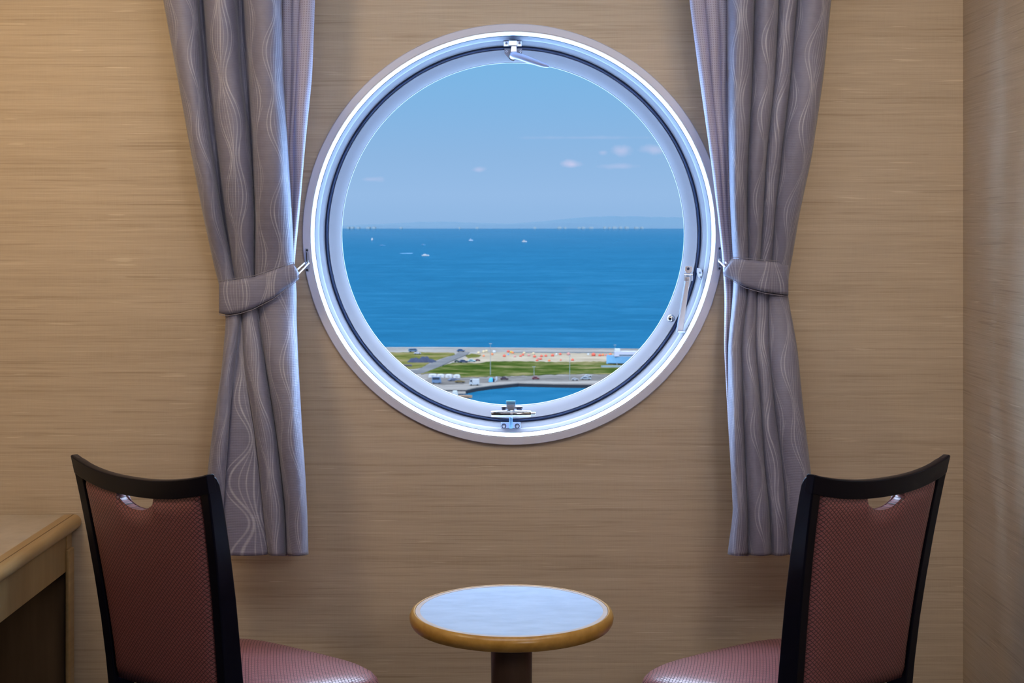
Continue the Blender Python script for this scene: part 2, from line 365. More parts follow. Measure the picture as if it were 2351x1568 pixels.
# --- bottom clamp
MB().tube([W(1128, 950.5, .03), W(1129, 950.5, .03), W(1174, 950, .03), W(1218, 950, .03), W(1219, 950, .03)], [.0085, .0092, .0108, .0090, .0083], 28).build('clamp_barrel', M_CHROME, win, True)
MB().tube([W(1218, 950, .03), W(1229.5, 950, .03), W(1230, 950, .03)], [.0050, .0050, .0044], 20).build('barrel_pin', M_CHROME, win, True)
MB().tube([W(1172, 950, .03), W(1177, 950, .03)], .0115, 24).build('barrel_collar', M_STEEL, win, True)
plate('clamp_bracket', [(1162, 929), (1184, 929), (1179, 942), (1167, 942)], .028, .05, M_FRAME, win)
plate('clamp_tongue', rect(1162, 920, 1184, 929), .032, .085, plain('blue_grey_steel', (.20, .42, .68), .3, .6), win)
bp = plate('clamp_base', rect(1151, 933, 1200, 944), .050, .085, M_STEEL, win)
plate('base_slot', rect(1153, 935, 1161, 942), .0485, .0505, M_DARK, bp); plate('base_slot', rect(1186, 935, 1198, 942), .0485, .0505, M_DARK, bp)
cp = plate('clamp_keeper', rect(1150, 969, 1195.5, 983), .065, .078, plain('blue_grey_plate', (.35, .42, .60), .35, .5), win)
for bx in (1157, 1187.5):
    MB().lathe([(.0001, -.0045), (.0038, -.0040), (.0046, -.002), (.0050, 0), (.0058, .0005)], W(bx, 978, .065), 'Y', 6).build('hex_bolt', M_STEEL, cp)
    MB().lathe([(.0048, -.0008), (.0068, -.0004), (.0072, .0008)], W(bx, 978, .065), 'Y', 24).build('washer', M_DARK, cp)
plate('clamp_bar', rect(1169, 958, 1177, 984), .036, .052, plain('blue_grey_steel', (.2, .4, .6)), win, .002)
# --- side stay
s1 = plate('stay_plate', [(1573, 611), (1588, 611), (1590.5, 614), (1590, 622), (1584, 628), (1577, 628), (1572, 622)], .066, .074, M_BRONZE, win)
MB().lathe([(.0001, -.004), (.003, -.0038), (.0042, -.001), (.0044, .001)], W(1580, 616.5, .066), 'Y', 20).build('screw', M_DARK, s1, True)
MB().tube([W(1571, 631, .056), W(1590, 631, .056)], .0042, 16).build('stay_hinge', M_CHROME, win, True)
plate('hinge_fork', rect(1570.5, 626, 1575, 647), .052, .070, M_STEEL, win); plate('hinge_fork', rect(1586, 626, 1590.5, 645), .052, .070, M_STEEL, win)
plate('hinge_block', rect(1575, 636, 1584, 647), .050, .068, M_BRONZE, win)
MB().tube([W(1579, 641.5, .049), W(1579, 641.5, .046)], .0028, 14).build('rivet', M_STEEL, win, True)
plate('stay_arm', [(1574, 645), (1583.5, 645), (1567.5, 764), (1558, 764), (1553, 762)], .052, .058, M_BRONZE, win)
plate('stay_arm_lip', [(1572, 645), (1574.5, 645), (1555, 762), (1552, 762)], .044, .058, M_STEEL, win)
MB().tube([W(1556, 761, .050), W(1573.5, 762, .050)], .0038, 14).build('stay_end_bar', M_STEEL, win, True)
kn = MB().lathe([(.0001, -.006), (.006, -.0055), (.0095, -.003), (.0108, 0), (.011, .003)], W(1541, 731, .082), 'Y', 28).build('stay_stud', M_CHROME, win, True)
ck = plate('catch_plate', [(1600, 615), (1606, 615), (1611, 619), (1614, 627), (1614, 637), (1611, 642), (1607, 642), (1602, 635), (1599.5, 625)], .070, .086, M_STEEL, win)
screw(1607.5, 626, .070, 2.8, ck); screw(1609.5, 636, .070, 2.8, ck)

# ================================================================== CURTAIN HOOKS
def hook(px, py, sgn, label):
    c = P(px, py, WD-.014); r = empty('curtain_hook', c)
    def H(a, b, k): return P(px+a*sgn, py+b, WD-.014-k)-c
    poly = [(-4.5, -27), (1.5, -27), (5, -14), (6.5, 0), (6, 14), (4.5, 27), (-2.5, 27), (-5.5, 14), (-6, -14)]
    MB().prism(poly, 0, .003, lambda x, y, k: H(x, y, k)).build('back_plate', plain('grey_blue_hook_plate', (.38, .41, .52), .3, .4), r, False, .001)
    MB().box(H(-1.2, 17, .003)-Vector((.0015, .002, 0)), H(-1.2, -18, .003)+Vector((.0015, 0, 0))).build('rib', M_CHROME, r, False, .0006)
    for yy in (-22.5, 23):
        MB().lathe([(.0001, -.0022), (.0024, -.0018), (.0034, 0)], H(0, yy, .003), 'Y', 16).build('screw', M_DARK, r, True)
    MB().tube([H(1, 4, .003), H(1, 7, .018), H(1, 10, .022), H(1, 6, .028), H(1, 0, .028)], .0022, 12).build('hook_arm', M_CHROME, r, True)
    return tag(r, label, 'curtain hook', 'curtain hooks beside the round window')
hook(705, 597, 1, 'small metal curtain hook plate on the left rim of the round window')
hook(1652, 593, -1, 'small metal curtain hook plate on the right rim of the round window')

# ================================================================== CURTAINS
def off(y):                  # distance of the hanging cloth from the wall; the ties pull it in
    return .115-.080*math.exp(-((y-660)/190)**2)
def interp_rows(rows, y):
    if y <= rows[0][0]: return list(rows[0][1:])
    for a, b in zip(rows, rows[1:]):
        if a[0] <= y <= b[0]:
            t = (y-a[0])/(b[0]-a[0])
            return [p+(q-p)*t for p, q in zip(a[1:], b[1:])]
    return list(rows[-1][1:])
def smooth_rows(rows, step=8):           # Catmull-like resample so fold edges are smooth curves
    ys = [r[0] for r in rows]; out = []
    y = ys[0]
    while y < ys[-1]+.1:
        acc = None; wsum = 0
        for d in (-36, -24, -12, 0, 12, 24, 36):
            yy = min(max(y+d, ys[0]), ys[-1]); wt = math.exp(-(d/24)**2); v = interp_rows(rows, yy)
            acc = [x*wt for x in v] if acc is None else [a+x*wt for a, x in zip(acc, v)]; wsum += wt
        out.append([y]+[a/wsum for a in acc]); y += step
    return out
def curtain(name, rows, arows, base, mat, hem_wave=4, nf=14, hem=True, seed=1, parent=None, y1=1275, taps=None):
    R = smooth_rows(rows); A = smooth_rows(arows); nfold = len(rows[0])-2
    rnd = random.Random(seed); ph = [rnd.uniform(0, 6) for _ in range(nfold*2)]
    vs, uvs, ncol = [], [], nfold*nf+1
    ul = None
    for ri, (r, a) in enumerate(zip(R, A)):
        y = r[0]; xs = r[1:]; am = a[1:]; last = ri == len(R)-1
        for i in range(nfold):
            for k in range(nf+(1 if i == nfold-1 else 0)):
                t = k/nf; th = PI*t
                f = math.sin(th)**.95 if am[i] > 0 else -math.sin(th)
                dep = base+abs(am[i])*f
                # slow secondary rumple so that folds are not perfect columns
                dep += .0025*math.sin(y/47+ph[i]+t*5)*math.sin(th)
                s_ = .5-.5*math.cos(th); s_ = .85*s_+.15*t
                px = xs[i]+(xs[i+1]-xs[i])*s_ + 1.2*math.sin(y/60+ph[nfold+i])*math.sin(th)
                py = y
                if y > y1-60: py = y+hem_wave*math.sin(th)*((y-y1+60)/60)
                p = P(px, py, WD-dep-off(y)); vs.append(p); uvs.append([i, t, p.z])
    # cloth coordinate across: widest arc length of each fold
    nr = len(R); ref = 24
    us = [0.0]
    for c in range(1, ncol):
        us.append(us[-1]+max(.004, (vs[ref*ncol+c]-vs[ref*ncol+c-1]).length))
    uv2 = [(us[i % ncol]+.013*seed, uvs[i][2]) for i in range(len(vs))]
    fs = [(r*ncol+c, r*ncol+c+1, (r+1)*ncol+c+1, (r+1)*ncol+c) for r in range(nr-1) for c in range(ncol-1)]
    o = new_obj(name, vs, fs, mat, parent, True, uv2)
    m = o.modifiers.new('thickness', 'SOLIDIFY'); m.thickness = .0018; m.offset = -1
    if hem:        # stitched hem seam 100 px above the lower edge
        hr = min(range(nr), key=lambda i: abs(R[i][0]-(y1-101)))
        pts = [vs[hr*ncol+c]+Vector((0, -.0012, 0)) for c in range(ncol)]
        MB().tube(pts, .0007, 5).build('hem_seam', plain('seam_thread', (.22, .21, .26), .8), o)
    return o, vs, ncol, R

LB = [(-200, 352, 440, 458, 526, 552, 636), (0, 376, 454, 469, 541, 561, 646), (178, 409, 463, 485, 552, 573, 650), (335, 437, 483, 501, 572, 581, 660),
      (491, 467, 507, 518, 583, 586, 669), (625, 496, 533, 538, 581, 584, 675), (665, 508, 543, 547, 586, 589, 680), (723, 521, 551, 556, 591, 594, 679),
      (843, 511, 537, 562, 607, 612, 684), (984, 490, 525, 584, 631, 634, 692), (1079, 478, 518, 596, 643, 646, 699), (1173, 472, 512, 605, 652, 656, 704), (1275, 470, 510, 617, 655, 660, 707)]
LA = [(-200, .058, -.024, .058, -.024, .066), (0, .058, -.024, .058, -.022, .066), (491, .044, -.016, .044, -.010, .056), (665, .024, .003, .026, .002, .034), (723, .022, .004, .024, .002, .034),
      (843, .026, -.006, .036, -.006, .048), (984, .030, .010, .042, -.006, .052), (1275, .032, .016, .042, -.006, .052)]
dl, _, _, _ = curtain('curtain', LB, LA, .050, M_DRAPE, seed=1)
tag(dl, 'grey wavy-striped curtain gathered left of the round window, lower end behind the left chair', 'curtain')
RB = [(-200, 1664, 1742, 1800, 1845, 1927), (0, 1671, 1733, 1788, 1830, 1907), (178, 1671, 1727, 1779, 1815, 1889), (357, 1674, 1718, 1760, 1794, 1863), (491, 1678, 1715, 1751, 1779, 1834),
      (594, 1684, 1717, 1745, 1772, 1817), (640, 1686, 1717, 1741, 1768, 1808), (678, 1684, 1717, 1738, 1764, 1807), (796, 1673, 1702, 1733, 1764, 1829), (937, 1673, 1705, 1747, 1778, 1843),
      (1055, 1679, 1711, 1754, 1794, 1857), (1173, 1685, 1716, 1766, 1803, 1870), (1275, 1671, 1717, 1771, 1810, 1876)]
RA = [(-200, .060, .058, .046, .058), (0, .060, .058, .044, .058), (491, .046, .042, .034, .046), (665, .024, .022, .018, .026), (723, .024, .024, .020, .028), (984, .042, .046, .036, .040), (1275, .044, .050, .038, .040)]
dr, _, _, _ = curtain('curtain', RB, RA, .050, M_DRAPE, seed=5)
tag(dr, 'grey wavy-striped curtain gathered right of the round window, lower end behind the right chair', 'curtain')
SL = [(-200, 600, 650, 678, 696, 727), (0, 600, 646, 671, 689, 722), (178, 610, 646, 668, 680, 715), (335, 622, 650, 664, 674, 699), (491, 634, 660, 668, 674, 686), (590, 640, 660, 667, 671, 676), (665, 645, 658, 664, 668, 672),
      (843, 640, 655, 664, 669, 674), (1060, 640, 658, 668, 676, 684), (1275, 640, 660, 670, 680, 692)]
SA = [(-200, .018, .016, .010, .022), (491, .016, .012, .010, .020), (665, .012, .01, .01, .01), (1275, .012, .014, .010, .016)]
a, _, _, _ = curtain('lining_curtain', SL, SA, .020, M_SHEER, seed=2, hem=False, y1=1262)
tag(a, 'pale lavender dotted-weave inner curtain behind the left grey curtain', 'curtain')
SR = [(-200, 1572, 1604, 1636, 1662, 1700), (0, 1584, 1618, 1649, 1671, 1700), (178, 1607, 1632, 1655, 1671, 1700), (357, 1632, 1650, 1664, 1674, 1700), (491, 1649, 1660, 1670, 1680, 1700), (594, 1660, 1670, 1678, 1685, 1700),
      (640, 1663, 1672, 1680, 1688, 1700), (678, 1665, 1673, 1680, 1688, 1700), (796, 1664, 1671, 1678, 1686, 1700), (937, 1671, 1678, 1685, 1692, 1700), (1055, 1678, 1684, 1690, 1695, 1702), (1275, 1690, 1696, 1702, 1710, 1720)]
SA2 = [(-200, .024, .022, .014, .012), (357, .022, .018, .012, .01), (665, .016, .014, .01, .01), (1275, .014, .014, .010, .01)]
a, _, _, _ = curtain('lining_curtain', SR, SA2, .020, M_SHEER, seed=3, hem=False, y1=1262)
tag(a, 'pale lavender dotted-weave inner curtain behind the right grey curtain', 'curtain')

def pl(pts, x):
    pts = sorted(pts)
    if x <= pts[0][0]: return pts[0][1]
    for a, b in zip(pts, pts[1:]):
        if x <= b[0]: return a[1]+(b[1]-a[1])*(x-a[0])/(b[0]-a[0])
    return pts[-1][1]
def tieback(top, bot, xa, xb, sgn, cord_from, cord_to, label):
    # band wraps the bundle: front strip from xa to xb, then turns back toward the wall at both ends
    n = 34; rows = 7; vs = []; uv = []; s = 0
    cols = []
    for i in range(n+1):
        t = i/n; x = xa+(xb-xa)*(t-.035*math.sin(2*PI*t))
        d = .104+.038*max(0, math.sin(PI*min(1, max(0, t*.94+.03))))**.55+.0025*math.sin(t*19+1)*math.sin(PI*t)
        cols.append((x, d))
    wrap = [(xa-sgn*0, .045), (xa+sgn*6, .028)]
    cols = [(xa+sgn*3, .040), (xa+sgn*1.5, .062), (xa+sgn*.3, .080)]+cols          # wraps behind on the far side of the hook
    last = None
    for j, (x, d) in enumerate(cols):
        for k in range(rows+1):
            yt, yb = pl(top, x), pl(bot, x); y = yt+(yb-yt)*k/rows
            dd = d-.004*abs(2*k/rows-1)**4
            p = P(x, y, WD-dd); vs.append(p)
        if last is not None: s += (vs[-1]-last).length
        last = vs[-1]
        for k in range(rows+1): uv.append((s*1.0, vs[len(vs)-rows-1+k].z))
    fs = [(j*(rows+1)+k, (j+1)*(rows+1)+k, (j+1)*(rows+1)+k+1, j*(rows+1)+k+1) for j in range(len(cols)-1) for k in range(rows)]
    o = new_obj('curtain_tieback', vs, fs, M_DRAPE, None, True, uv)
    m = o.modifiers.new('thickness', 'SOLIDIFY'); m.thickness = .003; m.offset = 0
    th = plain('seam_thread', (.22, .21, .26))
    for k in (0, rows):
        MB().tube([vs[j*(rows+1)+k]+Vector((0, -.0022, .004*(1 if k else -1)*-1)) for j in range(2, len(cols))], .0008, 5).build('edge_stitching', th, o)
    e = MB().tube([vs[(len(cols)-1)*(rows+1)+k]+Vector((0, -.0015, 0)) for k in range(rows+1)], .0013, 6).build('end_piping', th, o)
    for (a, b, c), (a2, b2, c2) in zip(cord_from, cord_to):
        A_, B_ = P(a, b, WD-c), P(a2, b2, WD-c2)
        MB().tube([A_, (A_*.5+B_*.5)+Vector((0, -.002, -.0006)), B_], .0021, 10).build('cord', M_CORD, o, True)
    return tag(o, label, 'tieback', 'grey curtain tiebacks')
tieback([(500, 649), (504, 648.7), (540, 643), (581, 637), (628, 621), (673.5, 605), (686, 628)], [(500, 718), (520, 722), (550, 717), (581, 707), (628, 683), (657, 661), (686, 639)],
        504, 686, 1, [(681, 620, .096), (684, 630, .096)], [(699, 604, .040), (709, 604, .040)], 'grey curtain tieback band around the left curtain, hooked to the window rim')
tieback([(1661, 624), (1682, 594), (1741, 599), (1810, 604)], [(1661, 629), (1708, 657), (1756, 670), (1808, 677)],
        1809, 1662, -1, [(1668, 605, .096), (1665, 613, .096)], [(1660, 596, .040), (1650, 599, .040)], 'grey curtain tieback band around the right curtain, hooked to the window rim')

# ================================================================== TABLE
TY, TX, TZ = 3.2, .0025, CH-.8600
tb = empty('round_side_table', (TX, TY, 0)); tag(tb, 'small round pedestal table with pale laminate top between the two chairs', 'table')
MB().lathe([(.0001, TZ-.001), (.2055, TZ-.001), (.2055, TZ-.004), (.0001, TZ-.004)], (0, 0, 0), 'Z', 96).build('laminate_inlay', M_LAM, tb)
MB().lathe([(.2056, TZ-.0005), (.2160, TZ-.0005), (.2160, TZ-.006), (.2056, TZ-.006)], (0, 0, 0), 'Z', 96, True).build('inlay_border', wood('grey_taupe_wood_border', (.40, .33, .30), (.50, .42, .38), (10, 10, 10), .3), tb)
MB().lathe([(.2163, TZ-.004), (.2168, TZ), (.2200, TZ+.0004), (.2250, TZ-.003), (.2287, TZ-.010), (.2292, TZ-.016), (.2275, TZ-.024), (.2230, TZ-.031), (.214, TZ-.034), (.0001, TZ-.034), (.0001, TZ-.008), (.2163, TZ-.008)], (0, 0, 0), 'Z', 128).build('rounded_edge', M_OAKY, tb, True)
MB().lathe([(.0001, TZ-.035), (.062, TZ-.035), (.062, TZ-.043), (.0475, TZ-.045), (.0470, TZ-.06), (.0425, .10), (.044, .05), (.0001, .05)], (0, 0, 0), 'Z', 48).build('pedestal', M_BROWN, tb, True)
MB().lathe([(.0001, .05), (.05, .05), (.08, .040), (.18, .018), (.19, .010), (.19, 0), (.0001, 0)], (0, 0, 0), 'Z', 64).build('base_disc', M_BROWN, tb, True)

# ================================================================== CHAIRS
ZT = CH-.536                      # top of the back
def yb(z):
    if z >= .536:
        t = (ZT-z)/.458; return -(.0524*(1-t)+.0249*(1-t)**2)
    if z > .30: return .114*(.536-z)
    b = .114*.236; u = (.30-z)/.30; return b-.085*u*u+.03*u
def hw(z):
    t = min(1, max(0, (ZT-z)/.458)); return .232*(1-.111*t)
def make_chair():
    r = empty('dining_chair', (0, 0, 0))
    for sx in (-1, 1):
        m = MB(); secs = [(0, .034), (.10, .038), (.30, .050), (.42, .058), (.50, .056), (.60, .053), (.70, .050), (.80, .046), (.88, .042), (.94, .039), (.965, .037), (.980, .031), (.989, .022), (.994, .010)]
        vs = []
        for z, dp in secs:
            z = min(z, ZT); x1 = sx*hw(z); x0 = sx*(hw(z)-.028); y0 = yb(z); y1 = y0+dp
            zi = z-max(0, z-.955)*.2; vs += [(x0, y0, zi), (x1, y0, z), (x1, y1, z), (x0, y1, zi)]
        n = len(secs); fs = [(0, 1, 2, 3), tuple(4*(n-1)+k for k in (3, 2, 1, 0))]
        for i in range(n-1):
            for k in range(4): fs.append((4*i+k, 4*i+(k+1) % 4, 4*i+4+(k+1) % 4, 4*i+4+k))
        m.add(vs, fs).build('back_post', M_LACQ, r, True, .0035, seg=3)
    # top rail, dipping in the middle and bowed back
    n = 32; vs = []; 
    def rail(u):                   # u -1..1 -> x, z top, z bottom, y rear
        x = u*.2322; k = 1-abs(u)**2.3
        zt = ZT-.0005-.028*k; zb = zt-.043; return x, zt, zb, -.024*k
    for i in range(n+1):
        u = -1+2*i/n; x, zt, zb, bow = rail(u)
        for (zz, off) in ((zb, 0), (zt-.002, 0), (zt, .004), (zt, .020), (zt-.004, .024), (zb, .024)):
            vs.append((x*(hw(zz)/.232), yb(zz)+bow+off, zz))
    fs = [tuple(range(5, -1, -1)), tuple(n*6+k for k in range(6))]
    for i in range(n):
        for k in range(6): fs.append((6*i+k, 6*i+(k+1) % 6, 6*i+6+(k+1) % 6, 6*i+6+k))
    MB().add(vs, fs).build('top_rail', M_LACQ, r, True, .0015)
    # upholstered back with the D-shaped hand hole under the rail
    cols = [-1+2*i/24 for i in range(25)]; hwid = .062
    ex = [-.0621, -.0618, -.061, -.059, -.055, -.048, .048, .055, .059, .061, .0618, .0621]
    hx = .200
    cols = sorted(set([round(c, 4) for c in cols]+[round(e/hx, 5) for e in ex])); nv = 30
    vs, uv = [], []
    def panel(side):
        for c in cols:
            x0 = c*hx; u = x0/.226; _, zt, zb, bow = rail(u)
            ztop = zb+.003
            if abs(x0) < .062: ztop -= .036*(1-(x0/.062)**2)**.5*(1.0)
            for j in range(nv+1):
                z = .455+(ztop-.455)*j/nv
                wf = (hw(z)-.026)/(.232-.026); kb = (1-abs(u)**2.3)
                edge = min(1, (1-abs(c))*9, (j/nv)*14, (1-j/nv)*14+.25)
                ro = edge**.5 if edge > 0 else 0
                y = yb(z)-.024*kb*min(1, .45+.55*(z-.455)/.5)
                y = y+.016-(.013+.006*kb)*ro if side == 0 else y+.018+(.014+.012*kb)*ro
                vs.append((x0*wf*.206/.200, y, z)); uv.append((x0*wf, z))
    panel(0); panel(1)
    nc = len(cols); B = nc*(nv+1); fs = []
    for i in range(nc-1):
        for j in range(nv):
            a = i*(nv+1)+j; b = a+nv+1
            fs += [(a, b, b+1, a+1), (B+a, B+a+1, B+b+1, B+b)]
        a = i*(nv+1); b = a+nv+1; fs += [(a, B+a, B+b, b), (a+nv, b+nv, B+b+nv, B+a+nv)]
    for j in range(nv):
        a = j; fs.append((a, a+1, B+a+1, B+a)); a = (nc-1)*(nv+1)+j; fs.append((a, B+a, B+a+1, a+1))
    bk = new_obj('back_cushion', vs, fs, M_UPH, r, True, uv)
    bk.data.set_sharp_from_angle(angle=math.radians(60))
    # piping round the hole
    pts = []
    for i in range(25):
        a = PI*i/24; x0 = -.062*math.cos(a); _, zt, zb, bow = rail(x0/.226)
        z = zb+.001-.036*math.sin(a); pts.append((x0*(hw(z)-.026)/(.232-.026)*1.03, yb(z)-.024*(1-abs(x0/.226)**2.3)*.98+.030, z))
    MB().tube(pts, .0030, 8).build('hole_piping', plain('dark_rose_piping', (.12, .035, .045), .4), bk, True)
    # seat: rounded trapezoid cushion
    K = 72; rings = [(.0, .0), (.25, .0005), (.5, .0025), (.7, .006), (.82, .011), (.90, .0175), (.955, .026), (.985, .036), (1.0, .048), (.995, .060), (.97, .068)]
    vs, uv = [], []
    for rr, dz in rings:
        for k in range(K):
            a = 2*PI*k/K; ca, sa = math.cos(a), math.sin(a); e = .46
            X = math.copysign(abs(ca)**e, ca); Y = math.copysign(abs(sa)**e, sa)
            v = (Y*rr+1)/2; half = .200+.108*v
            x = X*rr*half; y = .035+.462*v + .012*(1-(X*rr)**2)*(v)
            z = .462-dz+.010*math.sin(PI*min(1, v*1.05))*(1-rr*rr*.6)-.010*v*v
            vs.append((x, y, z)); uv.append((x, y-dz*1.0))
    fs = []
    for i in range(len(rings)-1):
        for k in range(K): fs.append((i*K+k, (i+1)*K+k, (i+1)*K+(k+1) % K, i*K+(k+1) % K))
    fs.append(tuple((len(rings)-1)*K+k for k in range(K)))
    se = new_obj('seat_cushion', vs, fs, M_UPH, r, True, uv)
    # seat frame and front legs
    MB().add([(-.19, .04, .335), (.19, .04, .335), (.235, .435, .335), (-.235, .435, .335), (-.19, .04, .392), (.19, .04, .392), (.235, .435, .392), (-.235, .435, .392)],
             [(0, 3, 2, 1), (4, 5, 6, 7), (0, 1, 5, 4), (1, 2, 6, 5), (2, 3, 7, 6), (3, 0, 4, 7)]).build('seat_frame', M_LACQ, r, False, .006)
    for sx in (-1, 1):
        x = sx*.215
        MB().add([(x-.014, .40, 0), (x+.014, .40, 0), (x+.014, .428, 0), (x-.014, .428, 0), (x-.02, .39, .34), (x+.02, .39, .34), (x+.02, .43, .34), (x-.02, .43, .34)],
                 [(0, 3, 2, 1), (4, 5, 6, 7), (0, 1, 5, 4), (1, 2, 6, 5), (2, 3, 7, 6), (3, 0, 4, 7)]).build('front_leg', M_LACQ, r, False, .004)
    return r
ch1 = make_chair()
def copy_tree(o, parent=None):
    c = o.copy(); COL.objects.link(c); c.parent = parent
    for k in list(o.children): copy_tree(k, c)
    return c
ch2 = copy_tree(ch1)
YAW = .62
ch1.location = (-.8027, 3.2753, 0); ch1.rotation_euler = (0, 0, -YAW)
ch2.location = (.8027, 3.2753, 0); ch2.rotation_euler = (0, 0, YAW)
tag(ch1, 'black framed chair with rose woven upholstery, left of the small table beside the desk', 'chair', 'chairs at the round side table')
tag(ch2, 'black framed chair with rose woven upholstery, right of the small table by the corner', 'chair', 'chairs at the round side table')

# ================================================================== DESK
dk = empty('writing_desk', (-1.5, 2.6, 0)); tag(dk, 'light wood desk with laminate top and open knee space, behind the left chair', 'desk')
DZ, DX = .742, -1.181
def dloc(v): return Vector(v)-dk.location
def dbox(name, lo, hi, mat, bevel=.0, seg=2, par=dk): return MB().box(dloc(lo), dloc(hi)).build(name, mat, par, bevel > .004, bevel, seg=seg)
Y0, Y1 = 1.5, WD-.006
dbox('desk_top', (-1.845, Y0, DZ-.030), (-1.222, Y1, DZ), M_LAMD)
# bull-nosed front edge strip, swept along Y
pr = [(-1.222, 0), (-1.196, .0012), (-1.190, .0005), (-1.183, -.003), (-1.1765, -.010), (-1.1745, -.019), (-1.1765, -.028), (-1.183, -.036), (-1.193, -.0405), (-1.222, -.0405)]
m = MB(); m.prism(pr, Y0, Y1, lambda x, h, y: dloc((x, y, DZ+h))); m.build('edge_moulding', M_OAK, dk, True)
dbox('edge_groove', (-1.1975, Y0+.002, DZ-.002), (-1.1950, Y1-.001, DZ+.0016), plain('dark_wood_groove', (.13, .075, .03), .5))
dbox('apron_gap', (-1.24, Y0, DZ-.050), (-1.204, Y1-.12, DZ-.0405), plain('dark_gap', (.01, .008, .007), .7))
dbox('apron', (-1.222, Y0, DZ-.145), (-1.202, Y1-.03, DZ-.046), M_OAKP, .0015)
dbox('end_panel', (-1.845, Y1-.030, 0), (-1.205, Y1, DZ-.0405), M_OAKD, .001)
dbox('end_panel_edging', (-1.205, Y1-.048, 0), (-1.192, Y1-.004, DZ-.085), M_OAK, .005, 3)
dbox('end_panel_edging', (-1.205, Y1-.048, DZ-.085), (-1.200, Y1-.004, DZ-.0405), M_OAK, .001)
dbox('near_panel', (-1.845, Y0, 0), (-1.205, Y0+.03, DZ-.0405), M_OAKP, .001)
dbox('back_panel', (-1.845, Y0+.03, .2), (-1.83, Y1-.03, DZ-.0405), M_OAKP)

# ================================================================== OUTSIDE
OS = .080                           # outdoor reflectances
_plain = plain
def plain(name, col, *a, **k): return _plain('outdoor_'+name, tuple(c*OS for c in col), max(.7, a[0] if a else .7), spec=.02, **{q_: v_ for q_, v_ in k.items() if q_ != 'spec'})
GZ = CH-66.3                       # quay level
SEAZ = GZ-1.7
def G(px, py, lift=0):             # point on the quay level seen at pixel
    d = (CH-GZ-lift)*F/(py-VY); return Vector(((px-VX)/F*d, d, GZ+lift))
def GS(px, py):
    d = (CH-SEAZ)*F/(py-VY); return Vector(((px-VX)/F*d, d, SEAZ))
def flat(name, pts, mat, lift=0, thick=None):
    t = [G(x, y, lift) for x, y in pts]; n = len(t)
    if thick is None: thick = .09
    b = [v-Vector((0, 0, thick)) for v in t]
    m = MB().add(t+b, [tuple(range(n)), tuple(reversed(range(n, 2*n)))]+[(i, (i+1) % n, n+(i+1) % n, n+i) for i in range(n)])
    return m.build(name, mat)
q = NB('sea_water'); cs = q.coord('Object', (.006, .018, 1)); cs2 = q.coord('Object', (.035, .07, 1)); n1 = q.noise(cs, 1, 6, .6); n2 = q.noise(cs2, 1, 5, .6)
f = q.math('ADD', q.math('MULTIPLY', n1, .45), q.math('MULTIPLY', n2, .55))
q.set(Base_Color=q.ramp(f, [(.38, (.0004, .0043, .0084)), (.5, (.0005, .0050, .0096)), (.62, (.0009, .0062, .0114))]), Roughness=.4); q.b.inputs['Specular IOR Level'].default_value = .0
q.bump(n2, .5, 2.0)
lw = q.new('ShaderNodeLayerWeight'); lw.inputs[0].default_value = .5; gz = q.math('SUBTRACT', 1, lw.outputs['Facing'])      # grazing rays mirror the low sky
gg = q.new('ShaderNodeBsdfGlossy'); gg.inputs['Roughness'].default_value = .02; gg.inputs[0].default_value = (.9, .95, 1, 1)
ms = q.new('ShaderNodeMixShader'); q.l.new(q.math('ADD', .03, q.math('MULTIPLY', .38, q.math('POWER', 2.718, q.math('DIVIDE', gz, -.006)))), ms.inputs[0])
q.l.new(q.b.outputs[0], ms.inputs[1]); q.l.new(gg.outputs[0], ms.inputs[2]); q.l.new(ms.outputs[0], q.n['Material Output'].inputs[0]); M_SEA = q.m
m = MB().add([(-9000, 560, SEAZ), (9000, 560, SEAZ), (120000, 61000, SEAZ), (-120000, 61000, SEAZ)], [(0, 1, 2, 3)])
m.add([(-900, 300, SEAZ), (900, 300, SEAZ), (9000, 560, SEAZ), (-9000, 560, SEAZ)], [(0, 1, 2, 3)]); st(m.build('trim_sea', M_SEA)); bpy.data.objects['trim_sea'].name = 'sea_surface'
def ground(name, a, b, sc, c=None):
    q = NB(name); n = q.noise(q.coord('Object', sc), 1, 6, .65); a, b = tuple(v*OS for v in a), tuple(v*OS for v in b); c = tuple(v*OS for v in c) if c else None
    stp = [(.38, a), (.60, b)] if c is None else [(.40, a), (.50, b), (.62, c)]
    q.set(Base_Color=q.ramp(n, stp), Roughness=.95); q.b.inputs['Specular IOR Level'].default_value = .0; return q.m
M_CONC = ground('pale_quay_concrete', (.135, .120, .110), (.19, .172, .158), (.05, .15, .1))
M_ROAD = ground('asphalt_road', (.082, .080, .084), (.105, .102, .104), (.05, .1, .1))
M_SAND = ground('sandy_ground', (.175, .138, .098), (.25, .205, .155), (.05, .08, .1))
M_GRSA = ground('dry_grass', (.045, .050, .012), (.080, .078, .020), (.05, .10, .1), (.125, .10, .045))
M_GRSB = ground('green_scrub', (.018, .034, .005), (.046, .058, .013), (.045, .09, .1), (.140, .112, .055))
M_QWALL = plain('dark_quay_wall', (.006, .009, .015), .7)
quay = [(-1200, 797), (830, 797), (1000, 796.5), (1180, 798), (1550, 801), (3400, 803), (3400, 886), (1560, 884), (1300, 881), (1190, 878.5), (1130, 884), (1095, 889), (1072, 894), (1040, 894), (900, 897), (-1200, 901)]
st(flat('quay_ground', quay, M_CONC, 0, 1.35)); 
m = MB()
def qpt(x, y, lift): v = G(x, y); return Vector((v.x, v.y-.25, GZ+lift))
pp = [(3400, 886), (1560, 884), (1300, 881), (1190, 878.5), (1130, 884), (1095, 889), (1072, 894), (1040, 894), (900, 897), (-1200, 901)]
